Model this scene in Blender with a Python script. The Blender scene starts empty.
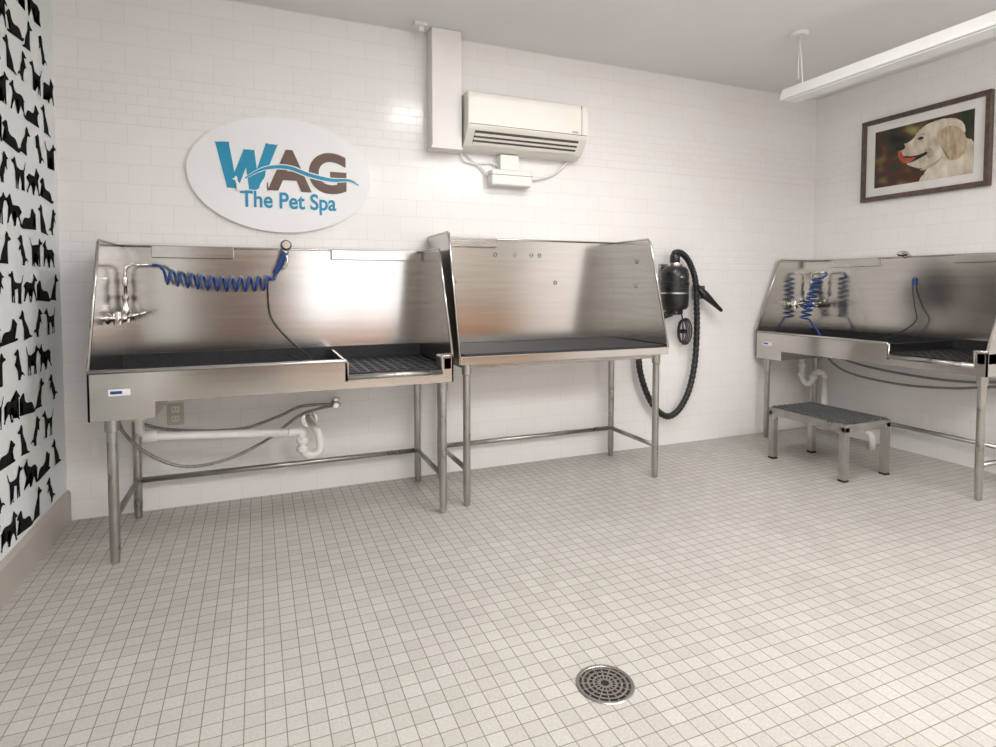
import bpy, bmesh, math, random
from mathutils import Vector, Matrix
random.seed(7)
S=bpy.context.scene
col=S.collection
# ------------------------------------------------------------------ materials
def newmat(name,color=(.8,.8,.8),rough=.5,metal=0.0,spec=None,coat=0):
    m=bpy.data.materials.new(name); m.use_nodes=True
    b=m.node_tree.nodes['Principled BSDF']
    b.inputs['Base Color'].default_value=(*color,1)
    b.inputs['Roughness'].default_value=rough
    b.inputs['Metallic'].default_value=metal
    if spec is not None: b.inputs['Specular IOR Level'].default_value=spec
    if coat: b.inputs['Coat Weight'].default_value=coat
    return m
def N(m,t,**k):
    n=m.node_tree.nodes.new(t)
    for a,v in k.items(): setattr(n,a,v)
    return n
def L(m,a,b): m.node_tree.links.new(a,b)
def bsdf(m): return m.node_tree.nodes['Principled BSDF']
def noisy(m,c1,c2,scale=8,detail=4,vecscale=(1,1,1),bump=0.0,rr=None):
    tc=N(m,'ShaderNodeTexCoord'); mp=N(m,'ShaderNodeMapping'); mp.inputs['Scale'].default_value=vecscale
    n=N(m,'ShaderNodeTexNoise'); n.inputs['Scale'].default_value=scale; n.inputs['Detail'].default_value=detail
    L(m,tc.outputs['Object'],mp.inputs[0]); L(m,mp.outputs[0],n.inputs['Vector'])
    r=N(m,'ShaderNodeValToRGB'); r.color_ramp.elements[0].position=.3; r.color_ramp.elements[1].position=.7
    r.color_ramp.elements[0].color=(*c1,1); r.color_ramp.elements[1].color=(*c2,1)
    L(m,n.outputs['Fac'],r.inputs[0]); L(m,r.outputs[0],bsdf(m).inputs['Base Color'])
    if rr:
        mr=N(m,'ShaderNodeMapRange'); mr.inputs['To Min'].default_value=rr[0]; mr.inputs['To Max'].default_value=rr[1]
        L(m,n.outputs['Fac'],mr.inputs['Value']); L(m,mr.outputs[0],bsdf(m).inputs['Roughness'])
    if bump:
        bp=N(m,'ShaderNodeBump'); bp.inputs['Strength'].default_value=bump; bp.inputs['Distance'].default_value=.002
        L(m,n.outputs['Fac'],bp.inputs['Height']); L(m,bp.outputs[0],bsdf(m).inputs['Normal'])
    return m
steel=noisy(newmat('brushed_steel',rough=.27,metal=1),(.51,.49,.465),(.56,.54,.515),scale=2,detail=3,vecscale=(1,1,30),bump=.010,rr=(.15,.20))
steel_dk=noisy(newmat('brushed_steel_dark',rough=.3,metal=1),(.34,.32,.30),(.38,.36,.34),scale=2,detail=3,vecscale=(1,1,30),bump=.012,rr=(.24,.3))  # darker brushed steel for basin bottom, brackets, hooks and drain
steel_tube=noisy(newmat('satin_steel_tube',metal=1),(.40,.39,.37),(.50,.49,.47),scale=12,rr=(.24,.34))
chrome=newmat('chrome',(.72,.70,.67),.09,1)
blackrub=noisy(newmat('black_rubber_mat',rough=.6),(.010,.010,.012),(.022,.022,.026),scale=60,bump=.4)
blackplastic=noisy(newmat('black_plastic',rough=.28),(.008,.008,.009),(.016,.016,.018),scale=20,rr=(.22,.36))
bluehose=noisy(newmat('blue_hose',rough=.28,coat=.4),(.006,.045,.20),(.01,.06,.27),scale=15)
greyhose=noisy(newmat('grey_supply_hose',rough=.4,metal=.3),(.22,.21,.20),(.34,.33,.31),scale=60)
pvc=noisy(newmat('white_pvc',rough=.35),(.76,.75,.71),(.84,.83,.80),scale=6)
whitepl=noisy(newmat('white_plastic',rough=.35),(.80,.79,.76),(.84,.83,.80),scale=3)
acmat=noisy(newmat('cream_ac_plastic',rough=.38),(.80,.77,.71),(.84,.81,.75),scale=3)
outletm=noisy(newmat('ivory_outlet_plastic',rough=.4),(.60,.54,.42),(.64,.58,.46),scale=6)
darkvent=noisy(newmat('dark_vent',rough=.6),(.07,.06,.05),(.13,.115,.10),scale=30)
teal=noisy(newmat('teal_sign_vinyl',rough=.45),(.0,.26,.45),(.0,.28,.48),scale=4)
brown=noisy(newmat('brown_sign_vinyl',rough=.45),(.12,.07,.05),(.14,.08,.06),scale=4)
signwhite=noisy(newmat('sign_white',rough=.4),(.85,.86,.87),(.88,.89,.90),scale=2)
dogblack=noisy(newmat('wallpaper_black_ink',rough=.9,spec=.1),(.008,.008,.008),(.014,.014,.014),scale=30)
wpwhite=noisy(newmat('wallpaper_white',rough=.65),(.78,.80,.80),(.83,.85,.85),scale=1.5,bump=.05)
beigebase=noisy(newmat('beige_baseboard',rough=.45),(.42,.385,.345),(.47,.435,.395),scale=5,bump=.05)
ceilm=noisy(newmat('ceiling_paint',rough=.8),(.80,.795,.80),(.83,.825,.83),scale=2,bump=.05)
colpaint=noisy(newmat('white_duct_paint',rough=.5),(.82,.79,.775),(.86,.83,.815),scale=3)
fixmat=noisy(newmat('fixture_enamel',rough=.4),(.78,.77,.76),(.82,.81,.80),scale=3)
framem=noisy(newmat('bronze_frame',rough=.35,metal=.6),(.10,.07,.055),(.17,.12,.10),scale=30,bump=.2)
matboard=noisy(newmat('mat_board',rough=.7),(.78,.77,.75),(.82,.81,.79),scale=20)
warmwall=noisy(newmat('warm_grey_wall',rough=.7),(.42,.38,.34),(.46,.42,.38),scale=2)
wood=noisy(newmat('added_oak_wood',rough=.45),(.34,.16,.065),(.46,.23,.10),scale=3,vecscale=(6,6,1),bump=.1)
darkwood=noisy(newmat('added_walnut_cabinet',rough=.45),(.10,.06,.04),(.16,.10,.065),scale=3,vecscale=(8,8,1),bump=.1)
stooltop=noisy(newmat('stool_ribbed_rubber',rough=.5,metal=.2),(.07,.07,.07),(.12,.12,.12),scale=30)

def tile_mat(name,axis):
    m=newmat(name,rough=.12); b=bsdf(m)
    geo=N(m,'ShaderNodeTexCoord'); sep=N(m,'ShaderNodeSeparateXYZ'); L(m,geo.outputs['Object'],sep.inputs[0])
    cmb=N(m,'ShaderNodeCombineXYZ'); L(m,sep.outputs[axis],cmb.inputs[0]); L(m,sep.outputs[2],cmb.inputs[1])
    bricks=[]
    for (w,h,ms) in ((.203,.1015,.0017),(.102,.0508,.0019)):
        t=N(m,'ShaderNodeTexBrick'); t.inputs['Scale'].default_value=1
        t.inputs['Brick Width'].default_value=w; t.inputs['Row Height'].default_value=h
        t.inputs['Mortar Size'].default_value=ms; t.inputs['Mortar Smooth'].default_value=.3
        t.inputs['Color1'].default_value=(.87,.848,.842,1); t.inputs['Color2'].default_value=(.885,.863,.857,1)
        t.inputs['Mortar'].default_value=(.75,.72,.71,1); t.offset=.5
        L(m,cmb.outputs[0],t.inputs['Vector']); bricks.append(t)
    def band(lo,hi):
        a=N(m,'ShaderNodeMath',operation='GREATER_THAN'); a.inputs[1].default_value=lo; L(m,sep.outputs[2],a.inputs[0])
        c=N(m,'ShaderNodeMath',operation='LESS_THAN'); c.inputs[1].default_value=hi; L(m,sep.outputs[2],c.inputs[0])
        d=N(m,'ShaderNodeMath',operation='MULTIPLY'); L(m,a.outputs[0],d.inputs[0]); L(m,c.outputs[0],d.inputs[1]); return d
    b1=band(2.0320,2.3368); b2=band(1.3195,1.5230)
    ad=N(m,'ShaderNodeMath',operation='ADD'); L(m,b1.outputs[0],ad.inputs[0]); L(m,b2.outputs[0],ad.inputs[1])
    mc=N(m,'ShaderNodeMix',data_type='RGBA'); L(m,ad.outputs[0],mc.inputs[0]); L(m,bricks[0].outputs['Color'],mc.inputs[6]); L(m,bricks[1].outputs['Color'],mc.inputs[7])
    mf=N(m,'ShaderNodeMix',data_type='FLOAT'); L(m,ad.outputs[0],mf.inputs[0]); L(m,bricks[0].outputs['Fac'],mf.inputs[2]); L(m,bricks[1].outputs['Fac'],mf.inputs[3])
    L(m,mc.outputs[2],b.inputs['Base Color'])
    inv=N(m,'ShaderNodeMath',operation='SUBTRACT'); inv.inputs[0].default_value=1; L(m,mf.outputs[0],inv.inputs[1])
    ns=N(m,'ShaderNodeTexNoise'); ns.inputs['Scale'].default_value=9; L(m,geo.outputs['Object'],ns.inputs['Vector'])
    ma=N(m,'ShaderNodeMath',operation='MULTIPLY_ADD'); ma.inputs[1].default_value=.25; L(m,ns.outputs['Fac'],ma.inputs[0]); L(m,inv.outputs[0],ma.inputs[2])
    bp=N(m,'ShaderNodeBump'); bp.inputs['Strength'].default_value=.25; bp.inputs['Distance'].default_value=.002
    L(m,ma.outputs[0],bp.inputs['Height']); L(m,bp.outputs[0],b.inputs['Normal'])
    rm=N(m,'ShaderNodeMapRange'); rm.inputs['To Min'].default_value=.16; rm.inputs['To Max'].default_value=.7
    L(m,mf.outputs[0],rm.inputs['Value']); L(m,rm.outputs[0],b.inputs['Roughness'])
    return m
tile_back=tile_mat('subway_tile_back',0); tile_right=tile_mat('subway_tile_right',1)
def floor_mat():
    m=newmat('mosaic_floor_tile'); b=bsdf(m)
    tc=N(m,'ShaderNodeTexCoord')
    t=N(m,'ShaderNodeTexBrick'); t.offset=0; t.inputs['Scale'].default_value=1
    t.inputs['Brick Width'].default_value=.054; t.inputs['Row Height'].default_value=.054
    t.inputs['Mortar Size'].default_value=.0016; t.inputs['Mortar Smooth'].default_value=.2
    t.inputs['Color1'].default_value=(.465,.445,.405,1); t.inputs['Color2'].default_value=(.53,.51,.47,1); t.inputs['Mortar'].default_value=(.24,.20,.16,1)
    L(m,tc.outputs['Object'],t.inputs['Vector'])
    n=N(m,'ShaderNodeTexNoise'); n.inputs['Scale'].default_value=120; n.inputs['Detail'].default_value=3; L(m,tc.outputs['Object'],n.inputs['Vector'])
    n2=N(m,'ShaderNodeTexNoise'); n2.inputs['Scale'].default_value=1.3; n2.inputs['Detail'].default_value=3; L(m,tc.outputs['Object'],n2.inputs['Vector'])
    r=N(m,'ShaderNodeMapRange'); r.inputs['From Min'].default_value=.3; r.inputs['From Max'].default_value=.7; r.inputs['To Min'].default_value=.88; r.inputs['To Max'].default_value=1.06; L(m,n.outputs['Fac'],r.inputs['Value'])
    r2=N(m,'ShaderNodeMapRange'); r2.inputs['From Min'].default_value=.3; r2.inputs['From Max'].default_value=.7; r2.inputs['To Min'].default_value=.93; r2.inputs['To Max'].default_value=1.05; L(m,n2.outputs['Fac'],r2.inputs['Value'])
    mu=N(m,'ShaderNodeMath',operation='MULTIPLY'); L(m,r.outputs[0],mu.inputs[0]); L(m,r2.outputs[0],mu.inputs[1])
    mx=N(m,'ShaderNodeVectorMath',operation='SCALE'); L(m,t.outputs['Color'],mx.inputs[0]); L(m,mu.outputs[0],mx.inputs['Scale'])
    L(m,mx.outputs[0],b.inputs['Base Color'])
    inv=N(m,'ShaderNodeMath',operation='SUBTRACT'); inv.inputs[0].default_value=1; L(m,t.outputs['Fac'],inv.inputs[1])
    bp=N(m,'ShaderNodeBump'); bp.inputs['Strength'].default_value=.4; bp.inputs['Distance'].default_value=.0015; L(m,inv.outputs[0],bp.inputs['Height']); L(m,bp.outputs[0],b.inputs['Normal'])
    rm=N(m,'ShaderNodeMapRange'); rm.inputs['To Min'].default_value=.36; rm.inputs['To Max'].default_value=.85; L(m,t.outputs['Fac'],rm.inputs['Value']); L(m,rm.outputs[0],b.inputs['Roughness'])
    return m
floorm=floor_mat()
def picture_bg():
    m=newmat('print_background',rough=.4)
    tc=N(m,'ShaderNodeTexCoord'); v=N(m,'ShaderNodeTexVoronoi',feature='SMOOTH_F1'); v.inputs['Scale'].default_value=14
    n=N(m,'ShaderNodeTexNoise'); n.inputs['Scale'].default_value=6; n.inputs['Detail'].default_value=1
    L(m,tc.outputs['Object'],v.inputs['Vector']); L(m,tc.outputs['Object'],n.inputs['Vector'])
    r=N(m,'ShaderNodeValToRGB'); cr=r.color_ramp
    cr.elements[0].position=.40; cr.elements[0].color=(.006,.009,.006,1); cr.elements[1].position=.86; cr.elements[1].color=(.40,.30,.10,1)
    e=cr.elements.new(.56); e.color=(.025,.035,.012,1); e=cr.elements.new(.66); e.color=(.09,.018,.012,1); e=cr.elements.new(.74); e.color=(.10,.10,.03,1)
    mm=N(m,'ShaderNodeMath',operation='MULTIPLY_ADD'); mm.inputs[1].default_value=.30; L(m,v.outputs['Distance'],mm.inputs[0]); L(m,n.outputs['Fac'],mm.inputs[2])
    L(m,mm.outputs[0],r.inputs[0]); L(m,r.outputs[0],bsdf(m).inputs['Base Color']); return m
picbg=picture_bg()
furw=noisy(newmat('print_white_fur',rough=.5),(.50,.41,.29),(.84,.78,.67),scale=12,detail=6,vecscale=(1,1.6,.8))
furs=noisy(newmat('print_fur_shadow',rough=.5),(.36,.28,.19),(.60,.51,.39),scale=20,detail=6,vecscale=(1,1,2))
furt=noisy(newmat('print_tan_fur',rough=.5),(.38,.27,.16),(.68,.56,.40),scale=18,detail=6,vecscale=(1,2.5,.7))
pink=noisy(newmat('print_tongue',rough=.4),(.36,.05,.025),(.52,.12,.06),scale=20)
inkblk=noisy(newmat('print_black',rough=.4),(.01,.008,.006),(.02,.015,.012),scale=20)

# ------------------------------------------------------------------ mesh helpers
def link(o,parent=None):
    col.objects.link(o)
    if parent: o.parent=parent
    return o
def empty(name,loc=(0,0,0),rot=(0,0,0)):
    o=bpy.data.objects.new(name,None); o.location=loc; o.rotation_euler=rot; o.empty_display_size=.1; col.objects.link(o); return o
def frombm(name,bm,mat,parent=None,smooth=False):
    bmesh.ops.recalc_face_normals(bm,faces=bm.faces)
    me=bpy.data.meshes.new(name); bm.to_mesh(me); bm.free()
    me.materials.append(mat)
    if smooth:
        for p in me.polygons: p.use_smooth=True
    return link(bpy.data.objects.new(name,me),parent)
def box(name,x0,x1,y0,y1,z0,z1,mat,parent=None,bev=0.0,seg=2):
    bm=bmesh.new(); bmesh.ops.create_cube(bm,size=1)
    for v in bm.verts: v.co=Vector(((x0+x1)/2+v.co.x*(x1-x0),(y0+y1)/2+v.co.y*(y1-y0),(z0+z1)/2+v.co.z*(z1-z0)))
    if bev: bmesh.ops.bevel(bm,geom=list(bm.edges),offset=bev,segments=seg,affect='EDGES',profile=.5)
    return frombm(name,bm,mat,parent,False)
def catmull(P,n=8,closed=False):
    P=[Vector(p) for p in P]; out=[]; m=len(P)
    rng=range(m if closed else m-1)
    for i in rng:
        g=lambda k:P[k%m] if closed else P[max(0,min(m-1,k))]
        p0,p1,p2,p3=g(i-1),g(i),g(i+1),g(i+2)
        for j in range(n):
            t=j/n; out.append(.5*((2*p1)+(p2-p0)*t+(2*p0-5*p1+4*p2-p3)*t*t+(3*p1-p0-3*p2+p3)*t**3))
    if not closed: out.append(P[-1])
    return out
def tube(name,P,r,mat,parent=None,seg=12,closed=False,smooth=0,rf=None):
    if smooth: P=catmull(P,smooth,closed)
    P=[Vector(p) for p in P]; bm=bmesh.new(); rings=[]; m=len(P)
    prev=None
    for i in range(m):
        a=P[(i-1)%m] if (closed or i>0) else P[i]; b=P[(i+1)%m] if (closed or i<m-1) else P[i]
        t=(b-a).normalized()
        if prev is None:
            n=t.orthogonal().normalized()
        else:
            n=(prev-t*prev.dot(t)).normalized()
        prev=n; bn=t.cross(n); rr=r if rf is None else r*rf(i/(m-1),i)
        rings.append([bm.verts.new(P[i]+(n*math.cos(2*math.pi*k/seg)+bn*math.sin(2*math.pi*k/seg))*rr) for k in range(seg)])
    for i in range(m if closed else m-1):
        A,B=rings[i],rings[(i+1)%m]
        for k in range(seg):
            try: bm.faces.new((A[k],A[(k+1)%seg],B[(k+1)%seg],B[k]))
            except ValueError: pass
    if not closed:
        bm.faces.new(rings[0]); bm.faces.new(rings[-1])
    o=frombm(name,bm,mat,parent,True)
    return o
def lathe(name,prof,mat,parent=None,base=(0,0,0),axis='Z',seg=28):
    bm=bmesh.new(); rings=[]
    for r,h in prof:
        rg=[]
        for k in range(seg):
            a=2*math.pi*k/seg; c,s=max(r,1e-4)*math.cos(a),max(r,1e-4)*math.sin(a)
            v={'Z':(c,s,h),'Y':(c,h,s),'X':(h,c,s)}[axis]
            rg.append(bm.verts.new(Vector(v)+Vector(base)))
        rings.append(rg)
    for A,B in zip(rings,rings[1:]):
        for k in range(seg): bm.faces.new((A[k],A[(k+1)%seg],B[(k+1)%seg],B[k]))
    bm.faces.new(rings[0]); bm.faces.new(rings[-1])
    o=frombm(name,bm,mat,parent,True)
    md=o.modifiers.new('es','EDGE_SPLIT'); md.split_angle=math.radians(35)
    return o
def prism(name,pts,plane,d0,d1,mat,parent=None,bev=0):
    bm=bmesh.new()
    def mk(p,d):
        return {'XZ':(p[0],d,p[1]),'YZ':(d,p[0],p[1]),'XY':(p[0],p[1],d)}[plane]
    A=[bm.verts.new(mk(p,d0)) for p in pts]; B=[bm.verts.new(mk(p,d1)) for p in pts]
    bm.faces.new(A); bm.faces.new(B[::-1]); n=len(pts)
    for i in range(n): bm.faces.new((A[i],B[i],B[(i+1)%n],A[(i+1)%n]))
    if bev: bmesh.ops.bevel(bm,geom=list(bm.edges),offset=bev,segments=2,affect='EDGES')
    return frombm(name,bm,mat,parent)
def multi_flat(name,polys,xf,mat,parent=None,thick=0):
    bm=bmesh.new()
    for poly in polys:
        vs=[bm.verts.new(xf(p)) for p in poly]
        f=bm.faces.new(vs)
    bmesh.ops.triangulate(bm,faces=list(bm.faces))
    me=bpy.data.meshes.new(name); bm.to_mesh(me); bm.free(); me.materials.append(mat)
    return link(bpy.data.objects.new(name,me),parent)

# ------------------------------------------------------------------ room constants
XL,XR,YB,YF,ZC=-.915,4.334,3.541,-2.6,2.745
box('floor',XL-.1,XR+.1,YF-.1,YB+.1,-.08,0,floorm)
box('ceiling',XL-.1,XR+.1,YF-.1,YB+.1,ZC,ZC+.08,ceilm)
box('wall_back',XL-.1,XR+.1,YB,YB+.1,0,ZC,tile_back)
box('wall_right',XR,XR+.1,YF,YB,0,ZC,tile_right)
box('wall_left',XL-.1,XL,YF,YB,0,ZC,wpwhite)
# front wall behind camera: unseen doorway and oak wainscot added for steel reflections
wf=empty('wall_front'); dx0,dx1,dz1=.55,2.35,2.15
box('pier_left',XL,dx0,YF-.1,YF,0,ZC,warmwall,wf); box('pier_right',dx1,XR,YF-.1,YF,0,ZC,warmwall,wf)
box('lintel',dx0,dx1,YF-.1,YF,dz1,ZC,warmwall,wf)
box('added_wainscot',dx1+.06,XR-.001,YF,YF+.03,0,.80,wood,wf,.004)  # warm wood added to put an orange band in the steel reflections
dw=empty('door_1')  # unseen door added as a soft bright reflection in the tub panel
for nm,(p,q,r,s) in dict(left=(dx0,dx0+.07,0,dz1),right=(dx1-.07,dx1,0,dz1),top=(dx0+.07,dx1-.07,dz1-.07,dz1),mid=(1.41,1.49,0,dz1-.07)).items():
    box('frame_'+nm,p,q,YF-.07,YF+.02,r,s,wood,dw,.003)
for a,b in ((dx0+.07,1.41),(1.49,dx1-.07)): box('kick_panel',a,b,YF-.05,YF-.01,.003,.62,wood,dw,.003)
cb=empty('added_walnut_cabinet')  # unseen cabinet added so the tub steel reflects dark on the left
box('carcass',XL+.02,.30,YF+.01,YF+.40,.05,1.95,darkwood,cb,.004); box('plinth',XL+.04,.28,YF+.03,YF+.37,0,.05,blackplastic,cb)
for i in range(3):
    a=XL+.03+i*.40; box(f'door_{i}',a,a+.39,YF+.40,YF+.42,.07,1.93,darkwood,cb,.004); lathe(f'knob_{i}',[(.012,0),(.016,.012),(.01,.022)],chrome,cb,(a+.35,YF+.42,1.0),'Y')
prism('baseboard_left',[(XL,0),(XL+.016,0),(XL+.016,.14),(XL+.010,.158),(XL,.16)],'XZ',YF+.42,YB,beigebase)

# ------------------------------------------------------------------ wallpaper dogs
stand=[(-.06,.93),(-.03,.95),(.03,.82),(.10,.70),(.20,.665),(.36,.65),(.52,.655),(.62,.72),(.69,.85),(.72,.93),(.77,.985),(.83,.95),(.87,.90),(.98,.865),(1.03,.84),(1.02,.79),(.93,.77),(.86,.755),(.81,.68),(.785,.58),(.755,.46),(.735,.36),(.735,.20),(.74,.05),(.79,.02),(.78,0),(.70,0),(.69,.08),(.675,.24),(.65,.36),(.625,.24),(.61,.06),(.645,.02),(.63,0),(.565,0),(.565,.1),(.575,.25),(.57,.40),(.47,.44),(.37,.48),(.30,.44),(.28,.36),(.31,.24),(.285,.12),(.285,.05),(.33,.02),(.32,0),(.245,0),(.24,.10),(.245,.22),(.20,.32),(.165,.24),(.135,.12),(.135,.05),(.17,.02),(.16,0),(.09,0),(.085,.10),(.10,.22),(.085,.36),(.075,.50),(.07,.62),(.0,.74)]
sit=[(-.10,.06),(-.20,.02),(-.18,-.01),(-.02,.0),(.20,.0),(.36,0),(.44,0),(.53,0),(.54,.025),(.475,.05),(.465,.20),(.475,.36),(.53,.50),(.55,.62),(.60,.70),(.72,.725),(.79,.75),(.79,.79),(.70,.83),(.635,.86),(.60,.93),(.53,.985),(.47,.98),(.42,.91),(.385,.85),(.385,.76),(.34,.64),(.25,.53),(.13,.38),(.05,.24),(.01,.12)]
lie=[(-.22,.12),(-.12,.03),(0,0),(.3,0),(.6,.0),(1.0,0),(1.06,.03),(1.0,.075),(.82,.085),(.80,.18),(.84,.32),(.92,.39),(1.03,.42),(1.07,.46),(1.03,.50),(.94,.54),(.88,.61),(.80,.64),(.73,.60),(.69,.50),(.62,.38),(.46,.33),(.28,.34),(.12,.31),(.02,.22),(-.06,.11),(-.15,.13)]
beg=[(.26,0),(.34,0),(.46,0),(.47,.03),(.41,.06),(.44,.22),(.53,.34),(.56,.46),(.60,.53),(.70,.46),(.74,.49),(.66,.60),(.58,.66),(.575,.74),(.66,.785),(.78,.80),(.80,.835),(.70,.87),(.63,.92),(.55,.975),(.48,.97),(.42,.90),(.40,.80),(.38,.68),(.30,.54),(.22,.40),(.17,.26),(.05,.22),(-.04,.12),(-.02,.10),(.08,.16),(.18,.14),(.26,.06)]
walk=[(-.14,.50),(-.11,.48),(-.02,.60),(.08,.655),(.22,.66),(.40,.64),(.54,.66),(.63,.74),(.68,.85),(.66,.93),(.70,.97),(.77,.93),(.83,.88),(.95,.80),(.99,.77),(.96,.73),(.85,.73),(.79,.66),(.76,.54),(.73,.44),(.80,.34),(.87,.22),(.93,.10),(.98,.07),(.96,.04),(.88,.05),(.80,.20),(.70,.32),(.64,.38),(.60,.26),(.52,.12),(.48,.04),(.50,.0),(.43,0),(.42,.06),(.48,.20),(.54,.36),(.52,.44),(.42,.46),(.34,.46),(.30,.36),(.36,.26),(.38,.14),(.42,.05),(.45,.01),(.36,.0),(.33,.10),(.29,.22),(.20,.32),(.13,.24),(.02,.14),(-.06,.04),(-.04,.0),(-.12,0),(-.13,.06),(-.04,.18),(.04,.30),(.06,.42),(.05,.54),(-.05,.56)]
dogs=[stand,sit,walk,beg,lie]
wp=empty('dog_print_wallpaper')
polys=[]
for r in range(16):
    zz=.180+r*.158; k=r*2
    yy=YB-.09-(.08 if r%2 else 0)
    while yy>.2:
        d=dogs[(k*3)%5]; k+=1
        h=.130 if d is not lie else .145
        w_=h*(1.12 if d in (stand,walk) else 1.05); fl=-1 if (k*7+r*3)%2==0 else 1
        ang=random.uniform(-.12,.12); ca,sa=math.cos(ang),math.sin(ang)
        q=[]
        for p in catmull([(a-.45,b,0) for a,b in d],3,True):
            u=p.x*w_*fl; v=p.y*h
            q.append((yy+u*ca-v*sa,zz+u*sa+v*ca))
        if all(YB-.004>a[0] and a[1]<ZC-.01 for a in q): polys.append(q)
        yy-=random.uniform(.160,.172)
multi_flat('dog_silhouettes',polys,lambda p:(XL+.0015,p[0],p[1]),dogblack,wp)

# ------------------------------------------------------------------ dog grooming tub
def tub(W,D,loc,rotz,variant):
    T=empty('dog_grooming_tub',loc,(0,0,rotz)); zr,zt=.837,1.405
    ox,oe=1.06,1.535
    prism('front_apron',[(0,zr),(ox,zr),(ox,.757),(oe,.757),(oe,zr),(W,zr),(W,.70),(.245,.70),(.245,.63),(0,.63)],'XZ',0,.008,steel,T)
    tube('rim_roll',[(0,.0,zr),(ox-.01,.0,zr),(ox,.0,zr-.012),(ox,0,.757),(oe,0,.757),(oe,0,zr),(W,0,zr)],.009,steel,T,10)
    tube('opening_lip',[(ox,-.004,.755),(oe,-.004,.755)],.013,steel_tube,T,10)
    box('opening_cheek_left',ox-.012,ox,0,D-.02,.735,zr-.004,steel,T)
    box('rim_shelf_front',0,ox,0,.045,zr-.006,zr,steel,T,.002)
    box('end_block_right',oe,W,0,.12,.757,zr,steel_tube,T,.012,3)
    side=[(0,zr),(.235,1.395),(.245,zt),(D,zt),(D,.63),(0,.63)]
    prism('splash_panel_left',side,'YZ',0,.008,steel,T)
    side2=[(0,zr),(.235,1.395),(.245,zt),(D,zt),(D,.70),(0,.70)]
    prism('splash_panel_right',side2,'YZ',W-.008,W,steel,T)
    box('back_panel',0,W,D-.008,D,.63,zt,steel,T)
    for nm,xx in (('left',.004),('right',W-.004)):
        tube('panel_edge_'+nm,[(xx,0,zr),(xx,.235,1.395),(xx,.25,zt),(xx,D,zt)],.007,steel,T,8)
    tube('back_edge',[(0,D-.004,zt),(W,D-.004,zt)],.007,steel,T,8)
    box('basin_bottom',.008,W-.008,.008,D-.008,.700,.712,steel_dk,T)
    box('sump_bottom',.008,.245,.008,D-.008,.63,.638,steel,T)
    box('sump_wall',.237,.245,.008,D-.008,.638,.70,steel,T)
    box('basin_mat',.03,ox-.03,.05,D-.03,.713,.725,blackrub,T,.004)
    box('basin_splash_strip',.01,W-.01,D-.014,D-.008,.725,.845,blackrub,T)
    x0,x1=ox+.01,oe+.03; zg=.775
    bm=bmesh.new()
    def addb(a,b,c,d,e,f):
        r=bmesh.ops.create_cube(bm,size=1)
        for v in r['verts']: v.co=Vector(((a+b)/2+v.co.x*(b-a),(c+d)/2+v.co.y*(d-c),(e+f)/2+v.co.z*(f-e)))
    nx,ny=10,9; y0,y1=.03,D-.03
    for i in range(nx+1):
        c=x0+(x1-x0)*i/nx; addb(c-.008,c+.008,y0-.008,y1+.008,zg-.01,zg)
    for j in range(ny+1):
        c=y0+(y1-y0)*j/ny; addb(x0,x1,c-.012,c+.012,zg-.0105,zg-.0005)
    frombm('ramp_grate',bm,blackrub,T)
    box('ramp_support',x0,x1-.01,.012,D-.02,.74,.758,blackplastic,T)
    box('top_bracket_left',.155,.545,D-.035,D-.008,1.345,1.408,steel,T,.003)
    box('top_bracket_right',1.06,W-.03,D-.035,D-.008,1.350,1.408,steel,T,.003)
    box('maker_plate',.075,.155,-.003,0,.735,.762,signwhite,T)
    box('maker_plate_logo',.082,.125,-.0038,-.003,.742,.755,bluehose,T)
    for i,(lx,ly,zt_) in enumerate(((.075,.045,.63),(W-.045,.045,.70),(.075,D-.08,.63),(W-.045,D-.08,.70))):
        lathe(f'leg_{i+1}',[(.010,0),(.017,.004),(.019,.05),(.0205,.056),(.0205,zt_)],steel_tube,T,(lx,ly,0))
        lathe(f'leg_socket_{i+1}',[(.0205,zt_-.055),(.027,zt_-.052),(.027,zt_)],steel_tube,T,(lx,ly,0))
    zb=.195
    tube('brace_left',[(.075,.045,zb),(.075,D-.08,zb)],.0145,steel_tube,T)
    tube('brace_right',[(W-.045,.045,zb),(W-.045,D-.08,zb)],.0145,steel_tube,T)
    tube('brace_back',[(.075,D-.08,zb),(W-.045,D-.08,zb)],.0145,steel_tube,T)
    fy=.46; fz=1.045; fx=.05
    tube('faucet_body',[(fx,fy-.12,fz),(fx,fy+.12,fz)],.017,chrome,T)
    for s in (-.1,.1):
        lathe('faucet_wall_flange',[(.028,.0),(.028,.006),(.014,.012),(.014,.05)],chrome,T,(.008,fy+s,fz),'X')
        lathe('faucet_valve',[(.02,-.03),(.022,.0),(.02,.03)],chrome,T,(fx,fy+s,fz))
        tube('faucet_handle',[(fx+.02,fy+s,fz),(fx+.085,fy+s-.01,fz+.018)],.0075,chrome,T,10)
        lathe('faucet_handle_hub',[(.017,0),(.019,.012),(.014,.025)],chrome,T,(fx+.012,fy+s,fz),'X')
    lathe('faucet_bonnet',[(.016,.0),(.02,.01),(.02,.03),(.013,.04),(.013,.07),(.017,.08),(.017,.095),(.011,.1)],chrome,T,(fx,fy+.08,fz+.01))
    tube('faucet_riser',[(fx,fy+.08,fz+.08),(fx,fy+.08,1.26),(fx+.005,fy+.08,1.29),(fx+.03,fy+.08,1.305),(fx+.12,fy+.085,1.305)],.008,chrome,T,12)
    lathe('riser_collar',[(.012,0),(.014,.01),(.014,.03),(.012,.04)],chrome,T,(fx,fy+.08,1.2))
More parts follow.
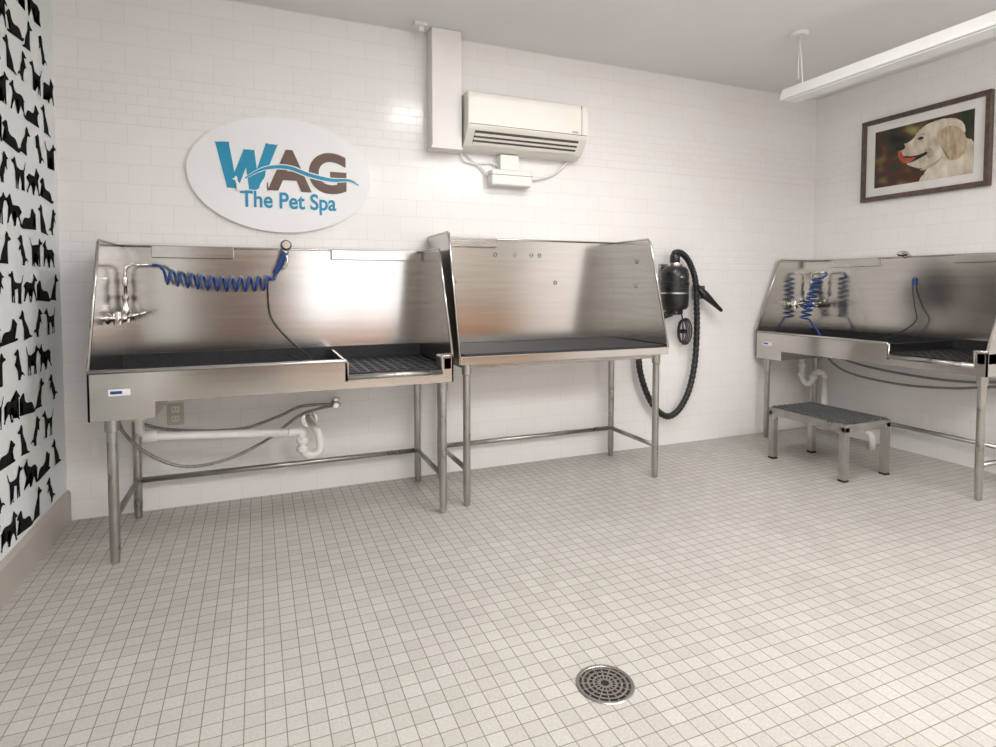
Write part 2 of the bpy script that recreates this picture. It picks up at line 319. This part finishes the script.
    if variant==0:
        tube('hose_lead',[(fx+.12,fy+.085,1.305),(fx+.15,fy+.08,1.30),(.215,fy+.06,1.285)],.0085,bluehose,T,10,smooth=6)
        P=[];turns=11; a0=Vector((.215,fy+.06,1.25)); a1=Vector((.715,fy+.09,1.215))
        for i in range(turns*18+1):
            t=i/(turns*18); c=a0.lerp(a1,t); c.z-=.022*math.sin(math.pi*t)
            an=2*math.pi*turns*t; rad=.036
            P.append((c.x,c.y+rad*.8*math.sin(an),c.z+rad*math.cos(an)))
        tube('coiled_hose',P,.0078,bluehose,T,8)
        tube('hose_tail',[P[-1],(.745,fy+.09,1.235),(.755,fy+.10,1.26),(.765,fy+.10,1.29)],.0085,bluehose,T,10,smooth=6)
        hx=.765
        tube('sprayer_handle',[(hx-.01,fy+.10,1.27),(hx+.015,fy+.10,1.32),(hx+.04,fy+.09,1.385)],.019,bluehose,T,14,smooth=5,rf=lambda t,i:.8+.35*t)
        tube('sprayer_trigger',[(hx+.045,fy+.07,1.37),(hx+.05,fy+.06,1.33),(hx+.03,fy+.065,1.29)],.006,chrome,T,8,smooth=5)
        lathe('sprayer_head',[(.016,-.05),(.026,-.04),(.031,-.01),(.024,.01),(.012,.02)],blackplastic,T,(hx+.045,fy+.09,1.42),'Y')
        lathe('sprayer_face',[(.019,-.012),(.022,-.006),(.022,0)],chrome,T,(hx+.045,fy+.04,1.42),'Y')
        lathe('sprayer_neck',[(.017,0),(.018,.02),(.014,.04)],chrome,T,(hx+.042,fy+.09,1.375))
        tube('sprayer_hook',[(hx+.045,D-.01,1.40),(hx+.045,D-.02,1.435),(hx+.045,fy+.09,1.45),(hx+.045,fy+.06,1.435)],.006,chrome,T,8,smooth=5)
        tube('tether',[(.715,D-.02,1.235),(.715,D-.03,1.12),(.73,D-.04,1.02),(.79,D-.06,.93),(.87,D-.10,.85),(.93,D-.14,.795),(.87,D-.16,.79),(.80,D-.12,.83)],.0045,blackplastic,T,8,smooth=8)
        lathe('tether_ring',[(.012,-.004),(.017,0),(.012,.004)],chrome,T,(.715,D-.012,1.24),'Y')
    else:
        tube('hose_lead',[(fx+.12,fy+.085,1.305),(fx+.14,fy+.08,1.29),(fx+.12,fy+.06,1.26)],.0085,bluehose,T,10,smooth=6)
        P=[];turns=9; a0=Vector((.145,fy+.04,1.27)); a1=Vector((.085,fy-.03,.93))
        for i in range(turns*18+1):
            t=i/(turns*18); c=a0.lerp(a1,t); an=2*math.pi*turns*t; rad=.042
            P.append((c.x+rad*math.cos(an),c.y+rad*.7*math.sin(an),c.z))
        tube('coiled_hose',P,.0078,bluehose,T,8)
        tube('hose_tail',[P[-1],(.16,fy-.03,.89),(.22,fy-.03,.82),(.25,fy-.05,.78)],.0085,bluehose,T,10,smooth=6)
        hx=.76
        lathe('sprayer_head',[(.014,-.05),(.02,-.04),(.02,.0),(.012,.02)],chrome,T,(hx-.02,D-.03,1.43),'X')
        tube('sprayer_hook',[(hx-.03,D-.01,1.40),(hx-.04,D-.03,1.425),(hx,D-.04,1.43),(hx+.03,D-.05,1.41)],.007,chrome,T,8,smooth=5)
        tube('tether',[(.80,D-.02,1.26),(.80,D-.03,1.17),(.83,D-.05,1.05),(.86,D-.08,.96),(.80,D-.12,.88),(.70,D-.16,.82)],.0045,blackplastic,T,8,smooth=8)
        box('tether_clasp',.79,.81,D-.03,D-.012,1.20,1.25,bluehose,T,.003)
    if variant==0:
        tube('drain_pipe',[(.125,.36,.63),(.125,.36,.50),(.15,.36,.475),(.20,.36,.465),(.84,.36,.425)],.021,pvc,T,16)
        lathe('drain_coupling',[(.03,0),(.032,.01),(.032,.05),(.028,.055)],pvc,T,(.125,.36,.55))
        lathe('drain_elbow',[(.028,-.03),(.031,-.02),(.031,.02),(.028,.03)],pvc,T,(.17,.36,.47),'X')
        tube('p_trap',[(.80,.36,.428),(.855,.36,.425),(.87,.36,.405),(.87,.37,.33),(.885,.38,.30),(.92,.39,.285),(.955,.40,.30),(.965,.41,.34),(.955,.43,.40),(.94,.47,.415),(.93,D+.01,.42)],.022,pvc,T,16,smooth=4)
        for q in ((.87,.36,.38),(.87,.37,.33)):
            lathe('trap_nut',[(.028,-.014),(.031,-.01),(.031,.01),(.028,.014)],pvc,T,q)
        lathe('trap_wall_flange',[(.045,0),(.045,.006),(.028,.012)],chrome,T,(.93,D+.006,.42),'Y')
        tube('supply_hose_hot',[(.03,.40,.62),(.04,.42,.50),(.14,.46,.36),(.30,.48,.27),(.50,.50,.28),(.70,.52,.36),(.86,.54,.47),(.98,.56,.50),(1.05,.58,.505)],.0085,greyhose,T,10,smooth=8)
        tube('supply_hose_cold',[(.05,.44,.62),(.10,.48,.52),(.25,.50,.46),(.55,.52,.43),(.75,.54,.475),(.88,.56,.52),(1.05,.58,.515)],.0085,greyhose,T,10,smooth=8)
        vx,vz=1.07,.51
    else:
        tube('p_trap',[(.10,.40,.64),(.10,.40,.56),(.10,.40,.48),(.115,.40,.435),(.15,.40,.415),(.185,.40,.435),(.20,.40,.48),(.20,.42,.50),(.22,.45,.515),(.25,.46,.50),(.255,.46,.45)],.022,pvc,T,16,smooth=4)
        for q in ((.10,.40,.56),(.10,.40,.48),(.20,.40,.475)):
            lathe('trap_nut',[(.028,-.014),(.031,-.01),(.031,.01),(.028,.014)],pvc,T,q)
        tube('waste_pipe',[(.255,.46,.47),(.255,.46,.20),(.27,.46,.165),(.31,.46,.15),(.62,.46,.12)],.022,pvc,T,16)
        lathe('waste_elbow',[(.028,-.03),(.031,-.02),(.031,.02),(.028,.03)],pvc,T,(.255,.46,.22))
        tube('waste_floor_run',[(.60,.46,.122),(.64,.46,.115),(.65,.46,.09),(.65,.46,.0)],.024,pvc,T,16)
        tube('supply_hose_hot',[(.28,.50,.69),(.34,.52,.64),(.50,.54,.60),(.75,.56,.575),(1.05,.56,.57),(1.30,.56,.59),(1.50,.58,.63)],.0085,greyhose,T,10,smooth=8)
        tube('supply_hose_cold',[(.26,.46,.69),(.30,.48,.60),(.45,.50,.53),(.75,.54,.50),(1.05,.56,.515),(1.30,.56,.56),(1.52,.58,.61)],.0085,greyhose,T,10,smooth=8)
        vx,vz=1.53,.62
    lathe('stop_valve',[(.014,-.09),(.014,-.02),(.019,-.015),(.019,.02),(.012,.03)],chrome,T,(vx,D-.002,vz),'Y')
    lathe('stop_valve_knob',[(.01,0),(.022,.005),(.022,.02),(.01,.025)],chrome,T,(vx,D-.06,vz+.02))
    tube('stop_valve_outlet',[(vx-.03,D-.06,vz),(vx+.03,D-.06,vz)],.009,chrome,T,10)
    return T
Wt=1.596; Dt=.655
tub(Wt,Dt,(-.663,2.873,0),0,0)
tub(Wt,Dt,(XR-.013-Dt,3.50,0),-math.pi/2,1)

# ------------------------------------------------------------------ grooming table
def table():
    T=empty('grooming_table',(.992,2.928,0)); W,D,zd,zt=1.352,.60,.821,1.50
    box('deck',0,W,0,D,zd-.03,zd,steel,T,.004)
    box('apron_front',0,W,-.004,.006,zd-.045,zd-.001,steel,T,.003)
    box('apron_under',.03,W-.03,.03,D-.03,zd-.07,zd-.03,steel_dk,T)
    box('rubber_mat',.02,W-.02,.008,D-.02,zd,zd+.013,blackrub,T,.005)
    sp=[(0,zd-.045),(0,zd),(.185,1.47),(.215,zt),(D,zt),(D,zd-.045)]
    prism('side_panel_left',sp,'YZ',-.008,0,steel,T); prism('side_panel_right',sp,'YZ',W,W+.008,steel,T)
    for nm,xx in (('left',-.004),('right',W+.004)):
        tube('panel_edge_'+nm,[(xx,0,zd),(xx,.185,1.47),(xx,.215,zt),(xx,D,zt)],.007,steel,T,8)
    box('back_panel',0,W,D-.008,D,zd-.02,zt,steel,T)
    tube('back_edge',[(0,D-.004,zt),(W,D-.004,zt)],.007,steel,T,8)
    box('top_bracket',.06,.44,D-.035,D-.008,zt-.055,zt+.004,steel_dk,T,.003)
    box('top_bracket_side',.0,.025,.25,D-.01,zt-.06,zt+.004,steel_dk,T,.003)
    for i,(x,z) in enumerate(((.44,1.40),(.58,1.40),(.70,1.40),(.76,1.40),(.16,1.22),(.88,1.22))):
        tube(f'eye_hook_{i+1}',[(x+.010*math.cos(a),D-.013,z+.012*math.sin(a)) for a in [k*math.pi/8 for k in range(16)]],.0022,steel_dk,T,8,closed=True)
        lathe(f'eye_hook_base_{i+1}',[(.004,-.008),(.005,-.004),(.005,0)],steel_dk,T,(x,D-.008,z+.012),'Y')
    for i,(y,z) in enumerate(((.33,1.36),(.34,1.20))):
        tube(f'side_eye_{i+1}',[(W-.006,y+.012*math.cos(a),z+.012*math.sin(a)) for a in [k*math.pi/8 for k in range(16)]],.0025,steel_dk,T,8,closed=True)
    for i,(lx,ly) in enumerate(((.045,.035),(W-.06,.035),(.045,D-.07),(W-.06,D-.07))):
        lathe(f'leg_{i+1}',[(.010,0),(.017,.004),(.019,.05),(.0205,.056),(.0205,zd-.03)],steel_tube,T,(lx,ly,0))
        lathe(f'leg_socket_{i+1}',[(.0205,zd-.105),(.026,zd-.1),(.026,zd-.045)],steel_tube,T,(lx,ly,0))
    zb=.20
    for nm,a,b in (('left',(.045,.035,zb),(.045,D-.07,zb)),('right',(W-.06,.035,zb),(W-.06,D-.07,zb)),('back',(.045,D-.07,zb),(W-.06,D-.07,zb))):
        tube('brace_'+nm,[a,b],.0145,steel_tube,T)
table()

# ------------------------------------------------------------------ oval sign
sg=empty('oval_wall_sign',(.145,YB,1.82))
el=[(.485*math.cos(2*math.pi*k/96),.32*math.sin(2*math.pi*k/96)) for k in range(96)]
prism('sign_board',el,'XZ',-.022,-.001,signwhite,sg,.003)
def text_part(name,txt,x0,x1,z0,z1,mat,y=-.024,bold=.0,ext=.001,shear=0):
    cu=bpy.data.curves.new(name,'FONT'); cu.body=txt; cu.size=1; cu.offset=bold; cu.extrude=.01; cu.shear=shear
    ob=bpy.data.objects.new(name+'_tmp',cu); col.objects.link(ob); bpy.context.view_layer.update()
    dg=bpy.context.evaluated_depsgraph_get(); me=bpy.data.meshes.new_from_object(ob.evaluated_get(dg))
    bpy.data.objects.remove(ob)
    xs=[v.co.x for v in me.vertices]; ys=[v.co.y for v in me.vertices]
    a,b,c,d=min(xs),max(xs),min(ys),max(ys)
    for v in me.vertices:
        u=(v.co.x-a)/(b-a); w=(v.co.y-c)/(d-c); zz=v.co.z
        v.co=Vector((x0+u*(x1-x0),y-(ext if zz>0 else 0),z0+w*(z1-z0)))
    me.materials.clear(); me.materials.append(mat); me.name=name
    return link(bpy.data.objects.new(name,me),sg)
for i,st_ in enumerate(([(-.345,.155),(-.278,.160),(-.240,-.085),(-.290,-.085)],[(-.285,-.086),(-.236,-.086),(-.160,.125),(-.205,.125)],[(-.205,.126),(-.150,.126),(-.128,-.088),(-.180,-.088)],[(-.176,-.089),(-.128,-.089),(-.030,.165),(-.092,.165)])):
    q=catmull([(a,b,0) for (a,b),(c,d) in zip(st_,st_[1:]+st_[:1]) for a,b in ((a+(c-a)*.06,b+(d-b)*.06),(a+(c-a)*.94,b+(d-b)*.94))],3,True)
    multi_flat(f'letter_w_stroke_{i}',[[(p.x,p.y) for p in q]],lambda p:(p[0],-.0242-.0002*i,p[1]),teal,sg)
text_part('letters_ag','AG',-.085,.345,-.09,.145,brown,bold=.04)
text_part('tagline','The Pet Spa',-.225,.285,-.215,-.095,teal,bold=.02)
sw=[(-.20,-.03),(-.10,.03),(.02,.045),(.14,.01),(.26,-.01),(.36,-.005),(.415,-.03)]
def bandp(ptsc,w):
    c=catmull([(a,0,b) for a,b in ptsc],8); n=len(c); up=[];dn=[]
    for i,p in enumerate(c):
        t=i/(n-1); ww=w*(.35+.65*math.sin(math.pi*min(1,t*1.05)))
        up.append((p.x,p.z+ww)); dn.append((p.x,p.z-ww))
    return up+dn[::-1]
multi_flat('wave_outline',[bandp(sw,.017)],lambda p:(p[0],-.0262,p[1]),signwhite,sg)
multi_flat('wave',[bandp(sw,.011)],lambda p:(p[0],-.0268,p[1]),teal,sg)
multi_flat('dog_cutout',[[(-.130+p.x*.09,-.095+p.y*.12) for p in catmull([(a,b,0) for a,b in sit],4,True)]],lambda p:(p[0],-.0272,p[1]),signwhite,sg)
multi_flat('cat_cutout',[[(-.235-p.x*.06+.02,-.10+p.y*.08) for p in catmull([(a,b,0) for a,b in sit],4,True)]],lambda p:(p[0],-.0272,p[1]),signwhite,sg)

# ------------------------------------------------------------------ duct chase, AC, pump, bracket
dc=empty('white_duct_cover')
box('cover',.985,1.172,YB-.115,YB-.001,2.045,ZC-.002,colpaint,dc,.003)
box('cover_end_cap',.978,1.178,YB-.12,YB-.0005,2.03,2.045,colpaint,dc,.003)
ac=empty('wall_air_conditioner',(0,0,.022)); ax0,ax1=1.185,2.015
fy=YB-.20
prof=[(YB-.001,2.355),(fy+.035,2.355),(fy+.008,2.342),(fy,2.315),(fy,2.15),(fy+.012,2.130),(fy+.09,2.040),(fy+.12,2.025),(YB-.001,2.02)]
prism('housing',prof,'YZ',ax0,ax1,acmat,ac,.004)
box('end_seam',ax1-.05,ax1-.047,fy-.0015,fy+.01,2.15,2.34,darkvent,ac)
box('panel_seam',ax0+.01,ax1-.01,fy-.0012,fy+.01,2.153,2.156,darkvent,ac)
vp=lambda t,o:(fy+.012+.078*t-o*.75,2.130-.09*t-o*.65)
def slopebox(name,xa,xb,t0,t1,o0,o1,mat):
    a,b,c,d=vp(t0,o0),vp(t1,o0),vp(t1,o1),vp(t0,o1); prism(name,[a,b,c,d],'YZ',xa,xb,mat,ac)
slopebox('vent_opening',ax0+.05,ax1-.06,.10,.86,-.01,.002,darkvent)
slopebox('vane_upper',ax0+.052,ax1-.062,.24,.36,.0,.008,acmat)
slopebox('vane_middle',ax0+.052,ax1-.062,.50,.60,.0,.008,acmat)
slopebox('vane_lower',ax0+.052,ax1-.062,.74,.90,.0,.006,acmat)
for i in range(6):
    box(f'intake_slat_{i}',ax0+.04,ax1-.04,fy+.05+i*.02,fy+.06+i*.02,2.354,2.3575,whitepl,ac)
box('badge',ax1-.12,ax1-.075,fy-.001,fy,2.165,2.175,steel_tube,ac)
pm=empty('condensate_pump')
box('pump_body',1.38,1.665,YB-.09,YB-.001,1.84,1.94,whitepl,pm,.012,3)
box('pump_top_duct',1.445,1.575,YB-.075,YB-.001,1.94,2.038,whitepl,pm,.006)
box('pump_seam',1.379,1.666,YB-.0905,YB-.002,1.905,1.908,darkvent,pm)
tube('pump_tube',[(1.66,YB-.03,1.905),(1.74,YB-.02,1.91),(1.86,YB-.02,1.95),(1.96,YB-.03,2.04)],.008,whitepl,pm,8,smooth=6)
tube('cable',[(1.19,YB-.02,2.05),(1.22,YB-.02,1.99),(1.32,YB-.02,1.965),(1.38,YB-.03,1.90)],.006,whitepl,pm,8,smooth=6)
tube('cable_2',[(1.23,YB-.02,2.04),(1.30,YB-.02,1.98),(1.40,YB-.02,1.99),(1.45,YB-.03,1.97)],.005,whitepl,pm,8,smooth=6)
sb=empty('ceiling_sensor_bracket')
box('plate',.87,.95,3.38,3.46,ZC-.02,ZC-.001,whitepl,sb,.003); box('stub',.90,.93,3.40,3.43,ZC-.05,ZC-.02,whitepl,sb,.003)

# ------------------------------------------------------------------ outlet
op=empty('wall_outlet',(-.42,YB,.51))
box('cover_plate',-.04,.04,-.008,-.0005,-.06,.06,outletm,op,.002)
for s in (-.025,.025):
    box('receptacle',-.018,.018,-.011,-.008,s-.016,s+.016,whitepl,op,.001)
    box('slot_a',-.009,-.006,-.0115,-.011,s-.005,s+.007,darkvent,op); box('slot_b',.006,.009,-.0115,-.011,s-.005,s+.007,darkvent,op)

# ------------------------------------------------------------------ pet dryer
dr=empty('wall_mounted_pet_dryer')
cx,cyy=2.79,YB-.125
lathe('canister',[(.06,1.025),(.085,1.03),(.098,1.05),(.10,1.10),(.10,1.20),(.104,1.205),(.104,1.225),(.10,1.23),(.10,1.28),(.092,1.315),(.07,1.335),(.05,1.34)],blackplastic,dr,(cx,cyy,0))
lathe('chrome_cap',[(.05,1.338),(.053,1.345),(.05,1.362),(.03,1.37)],chrome,dr,(cx,cyy,0))
lathe('outlet_port',[(.034,0),(.036,.01),(.036,.05),(.03,.06)],blackplastic,dr,(cx,cyy,1.365))
box('mount_bracket',cx-.05,cx+.05,YB-.03,YB-.001,1.02,1.36,steel_dk,dr,.003)
lathe('label_ring',[(.101,1.14),(.1015,1.141),(.1015,1.150),(.101,1.151)],steel_tube,dr,(cx,cyy,0))
lathe('switch',[(.012,-.02),(.014,-.005),(.014,0)],chrome,dr,(cx-.02,cyy-.097,1.26),'Y')
lathe('intake_filter',[(.05,.99),(.06,.995),(.06,1.03)],blackplastic,dr,(cx,cyy,0))
hp=catmull([(2.79,3.42,1.40),(2.80,3.43,1.435),(2.87,3.44,1.435),(2.95,3.45,1.37),(3.015,3.46,1.24),(3.04,3.47,1.05),(3.045,3.47,.85),(3.03,3.47,.62),(2.98,3.47,.42),(2.89,3.47,.28),(2.78,3.47,.235),(2.66,3.47,.32),(2.57,3.47,.48),(2.525,3.47,.66),(2.56,3.47,.82),(2.64,3.46,.93),(2.72,3.44,.98),(2.775,3.43,1.0)],22)
tube('flex_hose',hp,.024,blackplastic,dr,14,rf=lambda t,i:1.0 if i%4<2 else .86)
tube('nozzle',[(3.03,3.46,1.19),(3.09,3.44,1.13),(3.15,3.43,1.08),(3.235,3.42,1.01)],.03,blackplastic,dr,16,rf=lambda t,i:[.8,1.05,.75,.42][i])
box('nozzle_holder',3.05,3.10,3.45,YB-.001,1.10,1.20,steel_dk,dr,.003)
for j in range(4):
    tube(f'power_cord_loop_{j}',[(2.925+(.040+.006*j)*math.cos(a)+.004*j,3.49-.008*j,.86+(.085+.004*j)*math.sin(a)) for a in [k*math.pi/14 for k in range(28)]],.005,blackplastic,dr,8,closed=True)
tube('power_cord',[(2.84,3.46,1.04),(2.90,3.48,1.0),(2.925,3.49,.96),(2.925,3.48,.87),(2.915,3.47,.76)],.005,blackplastic,dr,8,smooth=6)
box('cord_strap',2.905,2.945,3.455,3.50,.845,.875,blackplastic,dr,.003)

# ------------------------------------------------------------------ framed picture on right wall
fp=empty('framed_dog_picture'); ya,yb,za,zb=3.118,2.261,1.837,2.443; X=XR
fw=.034
def fb(nm,y0,y1,z0,z1,x0,x1,mat,bev=0): return box(nm,X-x1,X-x0,y0,y1,z0,z1,mat,fp,bev)
fb('frame_top',yb,ya,zb-fw,zb,.001,.035,framem,.004); fb('frame_bottom',yb,ya,za,za+fw,.001,.035,framem,.004)
fb('frame_left',ya-fw,ya,za+fw,zb-fw,.001,.035,framem,.004); fb('frame_right',yb,yb+fw,za+fw,zb-fw,.001,.035,framem,.004)
fb('mat_board',yb+fw,ya-fw,za+fw,zb-fw,.001,.018,matboard)
iy0,iy1,iz0,iz1=ya-.10,yb+.10,za+.095,zb-.095
fb('print_background',iy1,iy0,iz0,iz1,.018,.0195,picbg)
def pic(name,pts,mat,lay,sm=6,jag=0):
    q=catmull([(a,b,0) for a,b in pts],sm,True)
    q=[(min(1,max(0,p.x+random.uniform(-jag,jag))),min(1,max(0,p.y+random.uniform(-jag,jag)))) for p in q]
    return multi_flat(name,[q],lambda p:(X-.0195-.0004*lay,iy0+(iy1-iy0)*p[0],iz0+(iz1-iz0)*p[1]),mat,fp)
pic('print_dog_body',[(.50,.0),(.54,.12),(.60,.24),(.70,.40),(.86,.55),(.95,.55),(1,.45),(1,0),(.7,0)],furw,1,jag=.006)
pic('print_dog_head',[(.27,.60),(.30,.67),(.37,.70),(.43,.76),(.48,.86),(.56,.93),(.68,.955),(.80,.93),(.89,.84),(.92,.70),(.88,.50),(.78,.32),(.66,.22),(.56,.22),(.51,.28),(.50,.38),(.42,.44),(.34,.48),(.28,.52)],furw,2,jag=.004)
pic('print_lower_jaw',[(.36,.33),(.42,.27),(.49,.22),(.57,.22),(.60,.32),(.54,.42),(.46,.40),(.40,.36)],furw,3)
pic('print_jaw_shadow',[(.50,.19),(.56,.18),(.66,.24),(.72,.34),(.66,.29),(.57,.24)],furs,4,jag=.005)
pic('print_cheek_shadow',[(.54,.50),(.58,.53),(.62,.48),(.63,.38),(.60,.32),(.57,.40)],furs,4,jag=.006)
pic('print_dog_ear',[(.70,.78),(.76,.82),(.85,.77),(.91,.66),(.945,.50),(.93,.36),(.87,.27),(.80,.26),(.76,.34),(.72,.46),(.69,.60),(.68,.71)],furt,5,jag=.008)
pic('print_mouth',[(.33,.475),(.40,.45),(.48,.45),(.56,.475),(.56,.43),(.50,.39),(.44,.36),(.39,.345),(.36,.36),(.36,.41)],inkblk,5)
pic('print_tongue',[(.45,.42),(.42,.375),(.37,.35),(.32,.37),(.28,.44),(.262,.52),(.268,.60),(.29,.61),(.305,.54),(.33,.46),(.38,.43)],pink,6)
pic('print_nose',[(.235,.60),(.25,.67),(.30,.70),(.335,.66),(.33,.60),(.29,.585)],inkblk,7)
pic('print_eye',[(.465,.715),(.49,.745),(.52,.735),(.525,.705),(.49,.695)],inkblk,7)
pic('print_brow',[(.45,.78),(.50,.80),(.55,.78),(.53,.765),(.49,.775)],furs,7)

# ------------------------------------------------------------------ strip light
def strip(fx0,fx1,y0,y1,cy,xc):
    sl=empty('suspended_strip_light'); fz0,fz1=2.365,2.435
    prism('housing',[(fx0,fz0+.012),(fx0+.02,fz1),(fx1-.02,fz1),(fx1,fz0+.012),(fx1,fz0),(fx0,fz0)],'XZ',y0,y1,fixmat,sl,.003)
    box('diffuser',fx0+.015,fx1-.015,y0+.05,y1-.03,fz0-.008,fz0,signwhite,sl,.003)
    for i,y in enumerate(cy):
        lathe(f'canopy_{i}',[(.045,-.022),(.052,-.015),(.055,-.001)],fixmat,sl,(xc,y,ZC))
        tube(f'cable_{i}',[(xc,y,ZC-.02),(xc,y,fz1)],.003,whitepl,sl,6)
        lathe(f'gripper_{i}',[(.01,0),(.014,.004),(.008,.03)],chrome,sl,(xc,y,fz1))
    tube('power_feed',[(xc+.01,cy[0]+.01,ZC-.02),(xc+.022,cy[0],2.60),(xc+.015,cy[0]-.02,fz1)],.004,whitepl,sl,6,smooth=6)
strip(3.060,3.200,.35,2.77,(2.66,.60),3.09)

# ------------------------------------------------------------------ step stool
st=empty('metal_step_stool'); sx0,sx1,sy0,sy1,sh=3.275,3.69,2.43,3.0,.360
lw=.042
for i,(x,y) in enumerate(((sx0,sy0),(sx1-lw,sy0),(sx0,sy1-lw),(sx1-lw,sy1-lw))):
    box(f'leg_{i+1}',x,x+lw,y,y+lw,.012,sh-.02,steel_tube,st,.004)
    box(f'foot_{i+1}',x-.001,x+lw+.001,y-.001,y+lw+.001,0,.014,blackplastic,st,.003)
for nm,a in dict(a=(sx0,sx1,sy0,sy0+.03),b=(sx0,sx1,sy1-.03,sy1),c=(sx0,sx0+.03,sy0+.03,sy1-.03),d=(sx1-.03,sx1,sy0+.03,sy1-.03)).items():
    box('rail_'+nm,*a,sh-.055,sh-.004,steel_tube,st,.004)
box('tread',sx0+.03,sx1-.03,sy0+.03,sy1-.03,sh-.02,sh-.004,blackrub,st)
for i in range(8):
    x=sx0+.038+i*.0485; box(f'rib_{i}',x-.016,x+.016,sy0+.008,sy1-.008,sh-.006,sh+.005,stooltop,st,.003)

# ------------------------------------------------------------------ floor drain
fd=empty('floor_drain',(.948,1.455,0))
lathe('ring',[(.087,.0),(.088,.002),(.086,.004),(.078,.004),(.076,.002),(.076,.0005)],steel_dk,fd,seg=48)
lathe('well',[(.0755,.0005),(.0755,.001)],inkblk,fd,seg=48)
bm=bmesh.new()
for rr in (.018,.034,.050,.066):
    n=48
    for k in range(n):
        a0,a1=2*math.pi*k/n,2*math.pi*(k+1)/n
        vs=[bm.verts.new((r*math.cos(a),r*math.sin(a),.0035)) for r,a in ((rr-.0035,a0),(rr+.0035,a0),(rr+.0035,a1),(rr-.0035,a1))]; bm.faces.new(vs)
for k in range(16):
    a=2*math.pi*k/16; d=Vector((math.cos(a),math.sin(a),0)); s=Vector((-d.y,d.x,0))*.0024
    vs=[bm.verts.new(d*r+q*s+Vector((0,0,.0033))) for r,q in ((.012,1),(.077,1),(.077,-1),(.012,-1))]; bm.faces.new(vs)
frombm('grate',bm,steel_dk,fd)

# ------------------------------------------------------------------ lights
def area(name,loc,rot,sx,sy,e,c=(1,1,1)):
    l=bpy.data.lights.new(name,'AREA'); l.shape='RECTANGLE'; l.size=sx; l.size_y=sy; l.energy=e; l.color=c
    o=bpy.data.objects.new(name,l); o.location=loc; o.rotation_euler=rot; col.objects.link(o); return o
area('doorway_fill_light',((dx0+dx1)/2,YF-.12,1.35),(math.radians(90),0,0),1.66,1.5,17,(1,.985,.97))  # added lamp behind the doorway, gives the steel its soft highlight
for i,(x,y,e) in enumerate(((.5,-.7,52),(2.8,-.7,56),(1.7,1.9,34))):
    area(f'ceiling_fill_light_{i+1}',(x,y,ZC-.025),(0,0,0),1.2,.6 if i==2 else .9,e,(1,.985,.965))  # added fill lamps out of view, brighten the walls and floor
up=empty('added_uplight',(1.7,-1.5,0))  # unseen fixture added to carry the ceiling fill
box('trough',-.9,.9,-.08,.08,2.10,2.15,fixmat,up,.004)
for x in (-.8,.8): tube('cable',[(x,0,2.15),(x,0,ZC)],.003,whitepl,up,6)
area('added_uplight_lamp',(1.7,-1.5,2.17),(math.pi,0,0),1.7,.14,115,(1,.985,.97))  # added lamp aimed up to brighten the ceiling
w=bpy.data.worlds.new('world'); S.world=w; w.use_nodes=True
w.node_tree.nodes['Background'].inputs[0].default_value=(.75,.85,1,1); w.node_tree.nodes['Background'].inputs[1].default_value=1.0
S.view_settings.view_transform='Standard'

# ------------------------------------------------------------------ camera
cam=bpy.data.cameras.new('camera'); co=bpy.data.objects.new('camera',cam); col.objects.link(co)
cam.sensor_width=36; cam.lens=582.7/996*36; cam.shift_y=-(373.5-310.5)/996
co.location=(0,0,1.2)
co.rotation_euler=(math.radians(90)-.0427,0,-.3908)
cam.clip_start=.02
S.camera=co
